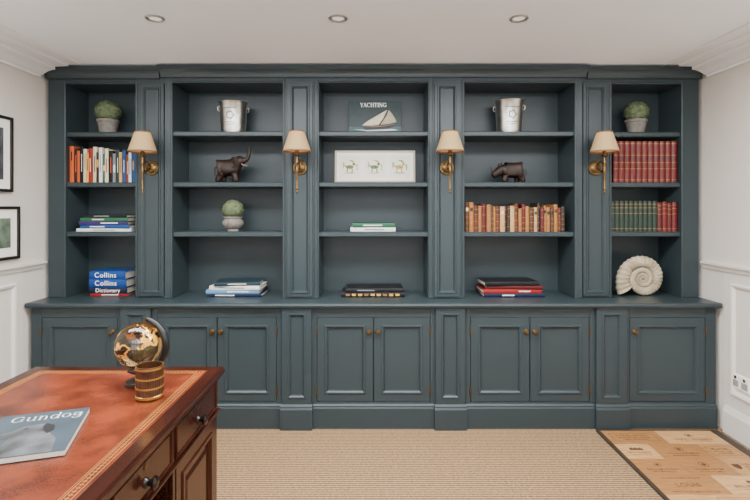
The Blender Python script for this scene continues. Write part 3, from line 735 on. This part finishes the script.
# ------------------------------------------------------------------ floor hatch of wine-crate boards
t = thing('floor_hatch','floor hatch covered in pale wooden wine crate boards','hatch',(1.72,2.5,0))
hx0,hx1,hy0,hy1 = 1.385,2.06,1.75,3.06
M_edge = mat('hatch_edging',(48,40,33),.5)
b = B(); box(b,hx0-.018,hx0,hy0,hy1,.0005,.014); box(b,hx1,hx1+.05,hy0,hy1,.0005,.014); box(b,hx0-.018,hx1+.05,hy1,hy1+.012,.0005,.014); box(b,hx0-.018,hx1+.05,hy0-.012,hy0,.0005,.014)
obj('edging', b, M_edge, t)
pal = [((140,98,56),(184,140,88)),((130,88,48),(172,124,74)),((156,114,68),(200,158,106)),((134,92,52),(176,130,80)),((124,84,46),(164,116,68)),((148,106,62),(190,146,94))]
rr = random.Random(11); y = hy1; k = 0
M_ink = mat('crate_ink',(76,44,25),.8)
ZS0, ZS1 = .0119, .0124
def glyph_row(cx,cy,h,half,parent):
    """a line of worn, illegible burnt-in marks"""
    h *= .72; half *= .85; b = B(); u = cx-half
    while u < cx+half-h*.4:
        w = h*rr.uniform(.45,.8); q = rr.randrange(5); s_ = h*.2
        if q == 0: lathe(b,[(w*.35,0),(w*.55,0),(w*.55,ZS1-ZS0),(w*.35,ZS1-ZS0),(w*.35,0)],(u+w/2,cy,ZS0),12)
        elif q == 1: box(b,u,u+s_,cy-h/2,cy+h/2,ZS0,ZS1); box(b,u+s_,u+w,cy-h/2,cy-h/2+s_,ZS0,ZS1)
        elif q == 2: box(b,u,u+s_,cy-h/2,cy+h/2,ZS0,ZS1); box(b,u+w-s_,u+w,cy-h/2,cy+h/2,ZS0,ZS1); box(b,u+s_,u+w-s_,cy-s_/2,cy+s_/2,ZS0,ZS1)
        elif q == 3: prism(b,[(u,cy-h/2),(u+s_,cy-h/2),(u+w/2,cy+h*.3),(u+w-s_,cy-h/2),(u+w,cy-h/2),(u+w/2+s_*.5,cy+h/2),(u+w/2-s_*.5,cy+h/2)],lambda p_,q_,a_:(p_,q_,a_),ZS0,ZS1)
        else: box(b,u+w*.3,u+w*.3+s_,cy-h/2,cy+h/2,ZS0,ZS1); box(b,u,u+w*.3,cy+h/2-s_,cy+h/2,ZS0,ZS1); box(b,u+w*.3+s_,u+w*.8,cy+h/2-s_,cy+h/2,ZS0,ZS1)
        u += w+h*.18
    o = obj('worn_print', b, M_ink, parent); o['kind'] = 'stuff'
while y > hy0+.05:
    dep = rr.choice([.14,.17,.155]); y2 = max(hy0, y-dep)
    x = hx0; ws = [[.33,.345],[.2,.28,.195],[.245,.25,.18]][k%3]
    for w in ws:
        ci = rr.randrange(6)
        p = bx('crate_board',(x+.0008,x+w-.0008,y2+.0008,y-.0008,.0005,.012),mat('crate_wood_%d'%ci,pal[ci][0],.42,scale=9,stretch=(1.2,16,1),rgb2=pal[ci][1],detail=8),t,bevel=.0006)
        cx_, cy_ = x+w*.5, (y+y2)/2
        if y2 <= 2.47 < y and x <= 1.6 < x+w:
            lettering('LOUIS',.042,M_ink,p,Matrix.Translation((cx_-1.72,cy_-2.5-.004,.0122)),space=1.1)
            glyph_row(cx_,y-.026,.014,w*.34,p); glyph_row(cx_,y2+.022,.014,w*.4,p)
        else:
            kind = rr.randrange(4); s_ = rr.uniform(.65,1.05)
            if kind == 0:
                b = B(); lathe(b,[(.026*s_,0),(.03*s_,0),(.03*s_,.0006),(.026*s_,.0006),(.026*s_,0)],(cx_,cy_+.022,ZS0),28); obj('stamp_ring', b, M_ink, p)
                b = B(); lathe(b,[(0,0),(.016*s_,0),(.016*s_,.0006),(0,.0006)],(cx_,cy_+.022,ZS0),6); obj('stamp_crest', b, M_ink, p)
                glyph_row(cx_,cy_-.026,.022,w*.38,p); glyph_row(cx_,cy_-.05,.014,w*.3,p)
            elif kind == 1:
                P = [(-.02,.026),(.02,.026),(.02,.0),(.012,-.018),(0,-.028),(-.012,-.018),(-.02,0)]
                b = B(); prism(b,[(a*s_,c*s_) for a,c in P],lambda p_,q_,a_:(cx_-w*.28+p_,cy_+q_,a_),ZS0,ZS1); obj('stamp_shield', b, M_ink, p)
                glyph_row(cx_+w*.13,cy_+.024,.024,w*.27,p); glyph_row(cx_+w*.13,cy_-.002,.018,w*.25,p); glyph_row(cx_+w*.13,cy_-.026,.018,w*.27,p)
            elif kind == 2:
                P = [(-.045,-.02),(-.045,.008),(-.035,.008),(-.03,.026),(-.024,.008),(-.008,.008),(0,.018),(.008,.008),(.024,.008),(.03,.026),(.035,.008),(.045,.008),(.045,-.02)]
                b = B(); prism(b,[(a*s_*.8,c*s_*.8) for a,c in P],lambda p_,q_,a_:(cx_+p_,cy_+.026+q_,a_),ZS0,ZS1); obj('stamp_house', b, M_ink, p)
                glyph_row(cx_,cy_-.016,.026,w*.4,p); glyph_row(cx_,cy_-.044,.016,w*.3,p)
            else:
                b = B(); ring_panel(b,cx_-w*.4,cx_+w*.4,cy_-.05,cy_+.05,[(0,ZS0),(0,ZS1),(.002,ZS1),(.002,ZS0)],lambda u,v,d:(u,v,d),cap=False); obj('stamp_border', b, M_ink, p)
                glyph_row(cx_,cy_+.022,.03,w*.34,p); glyph_row(cx_,cy_-.006,.018,w*.34,p); glyph_row(cx_,cy_-.028,.018,w*.28,p)
        x += w
    y = y2; k += 1

# ------------------------------------------------------------------ desk
DX0,DX1,DY0,DY1,DZ = -1.317,-.578,.69,1.946,.76
t = thing('pedestal_desk','mahogany pedestal desk with tooled rust leather top','desk',((DX0+DX1)/2,(DY0+DY1)/2,0))
b = B()
rim = .05
fu = lambda u,v,d:(u,v,DZ+d)
ring_panel(b,DX0,DX1,DY0,DY1,[(.012,-.032),(.006,-.030),(.006,-.025),(0,-.021),(.0,-.012),(.005,-.009),(.005,-.005),(.009,0),(rim,0),(rim,-.004)],fu)
obj('top', b, M_wood, t)
b = B(); ring_panel(b,DX0+rim,DX1-rim,DY0+rim,DY1-rim,[(0,-.0038),(.0,-.0006),(.002,-.0002)],fu)
lea = obj('leather_inlay', b, M_leather, t)
b = B()
def frame_line(i0,i1):
    ring_panel(b,DX0+rim,DX1-rim,DY0+rim,DY1-rim,[(i0,-.0002),(i0,.0003),(i1,.0003),(i1,-.0002)],fu,cap=False)
frame_line(.010,.0113); frame_line(.030,.0313); frame_line(.036,.0368)
def fleur(x,y):
    # a small four-petalled tooled flower
    for k in range(4):
        a = k*PI/2; ca,sa = math.cos(a),math.sin(a)
        P = [(.0006,0),(.003,.0014),(.006,0),(.003,-.0014)]
        prism(b,[(p*ca-q*sa,p*sa+q*ca) for p,q in P],lambda p_,q_,a_:(x+p_,y+q_,a_),DZ-.0001,DZ+.0003)
ys = DY0+rim+.021
while ys < DY1-rim-.015:
    for xx in (DX0+rim+.021, DX1-rim-.021): fleur(xx,ys)
    ys += .0135
xs = DX0+rim+.035
while xs < DX1-rim-.03:
    for yy2 in (DY0+rim+.021, DY1-rim-.021): fleur(xs,yy2)
    xs += .0135
obj('gold_tooling', b, mat('gold_tooling',(184,132,62),.4,.3), lea)
FX = DX1-.022
KY0, KY1 = 1.13, 1.50
b = B(); box(b,DX0+.022,FX-.02,DY0+.022,DY1-.022,DZ-.16,DZ-.0325)
box(b,FX-.02,FX,DY0+.022,DY1-.022,DZ-.162,DZ-.149); box(b,FX-.02,FX,DY0+.022,DY1-.022,DZ-.042,DZ-.0325)
for y0,y1 in ((DY0+.022,DY0+.04),(KY0-.011,KY0+.011),(KY1-.011,KY1+.011),(DY1-.042,DY1-.022)): box(b,FX-.02,FX,y0,y1,DZ-.15,DZ-.04)
obj('frieze', b, M_wood, t, bevel=.001)
b = B(); box(b,FX-.001,FX+.009,DY0+.014,DY1-.013,DZ-.166,DZ-.156)
obj('frieze_moulding', b, M_wood, t, bevel=.003)
fx = lambda u,v,d:(FX+d,u,v)
def drawer(y0,y1,z0,z1):
    b = B(); ring_panel(b,y0+.002,y1-.002,z0+.002,z1-.002,[(0,-.0195),(0,.004),(.003,.0065),(.007,.004),(.008,.0005),(.01,.0005)],fx)
    d = obj('drawer', b, M_woodx, t)
    yc, zc = (y0+y1)/2, (z0+z1)/2
    R = Matrix.Rotation(PI/2,3,'Y')
    b = B(); lathe(b,[(0,0),(.014,0),(.012,.004),(.008,.008),(.009,.014),(.017,.02),(.018,.026),(.012,.031),(0,.033)],(FX+.001,yc,zc-.012),20,R)
    obj('knob', b, mat('dark_knob',(22,11,8),.22), d, smooth=True)
    b = B(); lathe(b,[(0,0),(.009,0),(.009,.0015),(.007,.002),(0,.002)],(FX+.0005,yc,zc+.03),18,R)
    obj('escutcheon', b, M_brass, d, smooth=True)
drawer(KY1+.011,DY1-.042,DZ-.149,DZ-.042); drawer(KY0+.011,KY1-.011,DZ-.149,DZ-.042); drawer(DY0+.04,KY0-.011,DZ-.149,DZ-.042)
for y0,y1 in ((KY1,DY1-.024),(DY0+.024,KY0)):
    b = B(); box(b,DX0+.03,FX-.02,y0,y1,.07,DZ-.162); box(b,FX-.02,FX-.002,y0,y0+.02,.07,DZ-.162); box(b,FX-.02,FX-.002,y1-.02,y1,.07,DZ-.162)
    ring_panel(b,DX0+.03,FX-.004,.12,.56,[(0,0),(.05,0),(.056,.006),(.07,.008),(.09,.001)],lambda u,v,d:(u,y1+d*.9,v))
    obj('pedestal', b, M_wood, t, bevel=.0015)
    b = B(); ring_panel(b,y0+.022,y1-.022,.09,DZ-.168,[(0,-.0195),(0,0),(.045,0),(.048,.005),(.058,.005),(.064,-.008),(.085,-.008),(.1,-.003)],fx)
    d = obj('pedestal_door', b, M_woodx, t)
    b = B(); R = Matrix.Rotation(PI/2,3,'Y'); lathe(b,[(0,0),(.009,0),(.009,.0015),(0,.002)],(FX+.0005,y0+.045,.4),16,R); obj('escutcheon', b, M_brass, d)
    b = B(); prism(b,[(0,0),(.016,0),(.016,.05),(.006,.068),(0,.07)],lambda p,q,a:(FX-.004+p,a,q),y0-.008,y1+.008)
    box(b,DX0+.02,FX-.004,y0-.008,y1+.008,0,.07)
    obj('desk_plinth', b, M_wood, t)

# things on the desk
DT = DZ+.0006
gx, gy = -.826, 1.757; gc = Vector((gx,gy,.893)); gr = .077
t = thing('desk_globe','crystal desk globe with gold land on a dark curved stand','globe',(gx,gy,DT))
b = B(); lathe(b,[(0,0),(.05,0),(.052,.004),(.05,.01),(.03,.016),(.014,.022),(.01,.03),(.012,.034),(0,.034)],(gx+.01,gy,DT),32); obj('base', b, M_black, t, smooth=True)
b = B(); pts = []; rads = []
for k in range(19):
    a = math.radians(-112+ k*10.2)
    pts.append(gc+Vector((math.cos(a)*.096,0,math.sin(a)*.096)))
    rads.append(.0075+.005*max(0,math.cos(a))**2)
pts = [Vector((gx+.01,gy,DT+.028))]+pts
tube(b, pts, [.007]+rads, 10); obj('meridian_arm', b, M_black, t, smooth=True)
R = Matrix.Rotation(.28,3,'Y')
for dz_, dx_ in ((.076,.02),(-.096,-.026)):
    b = B(); lathe(b,[(0,0),(.005,0),(.005,.02),(0,.02)],gc+Vector((dx_,0,dz_)),12,R); obj('pivot', b, M_brass, t, smooth=True)
b = B(); ellipsoid(b, gc, (gr,)*3, seg=48); obj('globe', b, M_globe, t, smooth=True)
px_, py_ = -.728, 1.627
t = thing('pen_pot','ribbed dark brown pen pot with gold bands in front of the crystal globe','pen pot',(px_,py_,DT))
b = B(); lathe(b,[(0,0),(.041,0),(.043,.004),(.0415,.012),(.0415,.03),(.0415,.05),(.0415,.07),(.0415,.093),(.0435,.099),(.0435,.104),(.039,.104),(.038,.012),(0,.01)],(px_,py_,DT),144,rib=(36,.018,.01,.095,.040)); obj('body', b, M_copper, t, smooth=True)
for zz, e in ((.002,.01),(.033,.006),(.063,.006),(.093,.009)):
    b = B()
    lathe(b,[(.0414,zz),(.0438,zz+e*.15),(.0438,zz+e*.85),(.0414,zz+e)],(px_,py_,DT),48); obj('band', b, mat('gold_band',(196,144,72),.28,.9,var=.15), t, smooth=True)
t = thing('magazine','grey-blue magazine lying on the leather desk top','magazine',(-.914,1.338,DT),(0,0,math.atan2(.316,.949)))
bx('pages',(-.111,.109,-.139,.139,.0015,.0135),M_page,t,local=True)
b = B(); box(b,-.112,.11,-.14,.14,.0136,.015); box(b,-.112,.11,-.14,.14,0,.0014); box(b,-.1135,-.112,-.14,.14,0,.015)
mc = obj('cover', b, mat('magazine_cover',(58,69,77),.35,var=.25,scale=9,spec=.35), t, local=True)
b = B()
P = [(-.06,-.139),(.08,-.139),(.07,-.06),(.04,-.01),(.05,.03),(.02,.05),(-.03,.045),(-.05,.02),(-.085,.005),(-.08,-.015),(-.045,-.03)]
prism(b,P,lambda p,q,a:(p,q,a),.0149,.0154)
obj('cover_photo', b, mat('magazine_photo',(26,28,30),.35,scale=16,rgb2=(104,106,108),detail=7), mc, local=True)
b = B(); prism(b,[(.02,.05),(.045,.032),(.052,.0),(.04,-.022),(.026,.0),(.018,.03)],lambda p,q,a:(p,q,a),.0153,.0157)
obj('photo_ear', b, mat('photo_ear',(16,16,17),.4), mc, local=True)
b = B(); ellipsoid(b,(-.022,.026,.0155),(.006,.005,.0004)); obj('photo_eye', b, mat('photo_eye',(10,10,10),.3), mc, local=True)
serif_word('Gundog',.0275,M_title,t,Matrix.Translation((.012,.08,.0158)),T=.14,t=.06)

# ------------------------------------------------------------------ lights, world, camera
def area(name, loc, rot, sx, sy, e, col):
    L = bpy.data.lights.new(name,'AREA'); L.shape = 'RECTANGLE'; L.size = sx; L.size_y = sy; L.energy = e; L.color = col
    o = bpy.data.objects.new(name, L); C.objects.link(o); o.location = loc; o.rotation_euler = rot
    return o
area('window_daylight',(0,YR-.02,1.3),(PI/2,0,0),3.3,1.65,62,(.95,.98,1))
area('added_ceiling_fill',(0,1.93,ZC-.03),(0,0,0),3.8,.5,190,(.97,.985,1))  # added fill without a fitting, kept out of view; lights shelves from above
area('added_upward_fill',(0,-.6,1.72),(PI,0,0),2.8,1.0,185,(.9,.955,1))  # added unseen fill behind the camera, aimed up to brighten the ceiling
for px in (155,338,519):
    L = bpy.data.lights.new('downlight_beam','SPOT'); L.energy = 60; L.spot_size = math.radians(112); L.spot_blend = .9; L.color = (1,.975,.93); L.shadow_soft_size = .06
    o = bpy.data.objects.new('downlight_beam', L); C.objects.link(o); o.location = (ax(px,2.46),2.46,ZC-.02)
w = bpy.data.worlds.new('world'); S.world = w; w.use_nodes = True
w.node_tree.nodes['Background'].inputs[0].default_value = (.75,.85,1,1); w.node_tree.nodes['Background'].inputs[1].default_value = .6

cam = bpy.data.cameras.new('camera'); cam.lens = 24; cam.sensor_width = 36; cam.shift_x = .002; cam.shift_y = -.056; cam.clip_start = .02
co = bpy.data.objects.new('camera', cam); C.objects.link(co); co.location = (0,0,CZ); co.rotation_euler = (PI/2,0,0)
S.camera = co
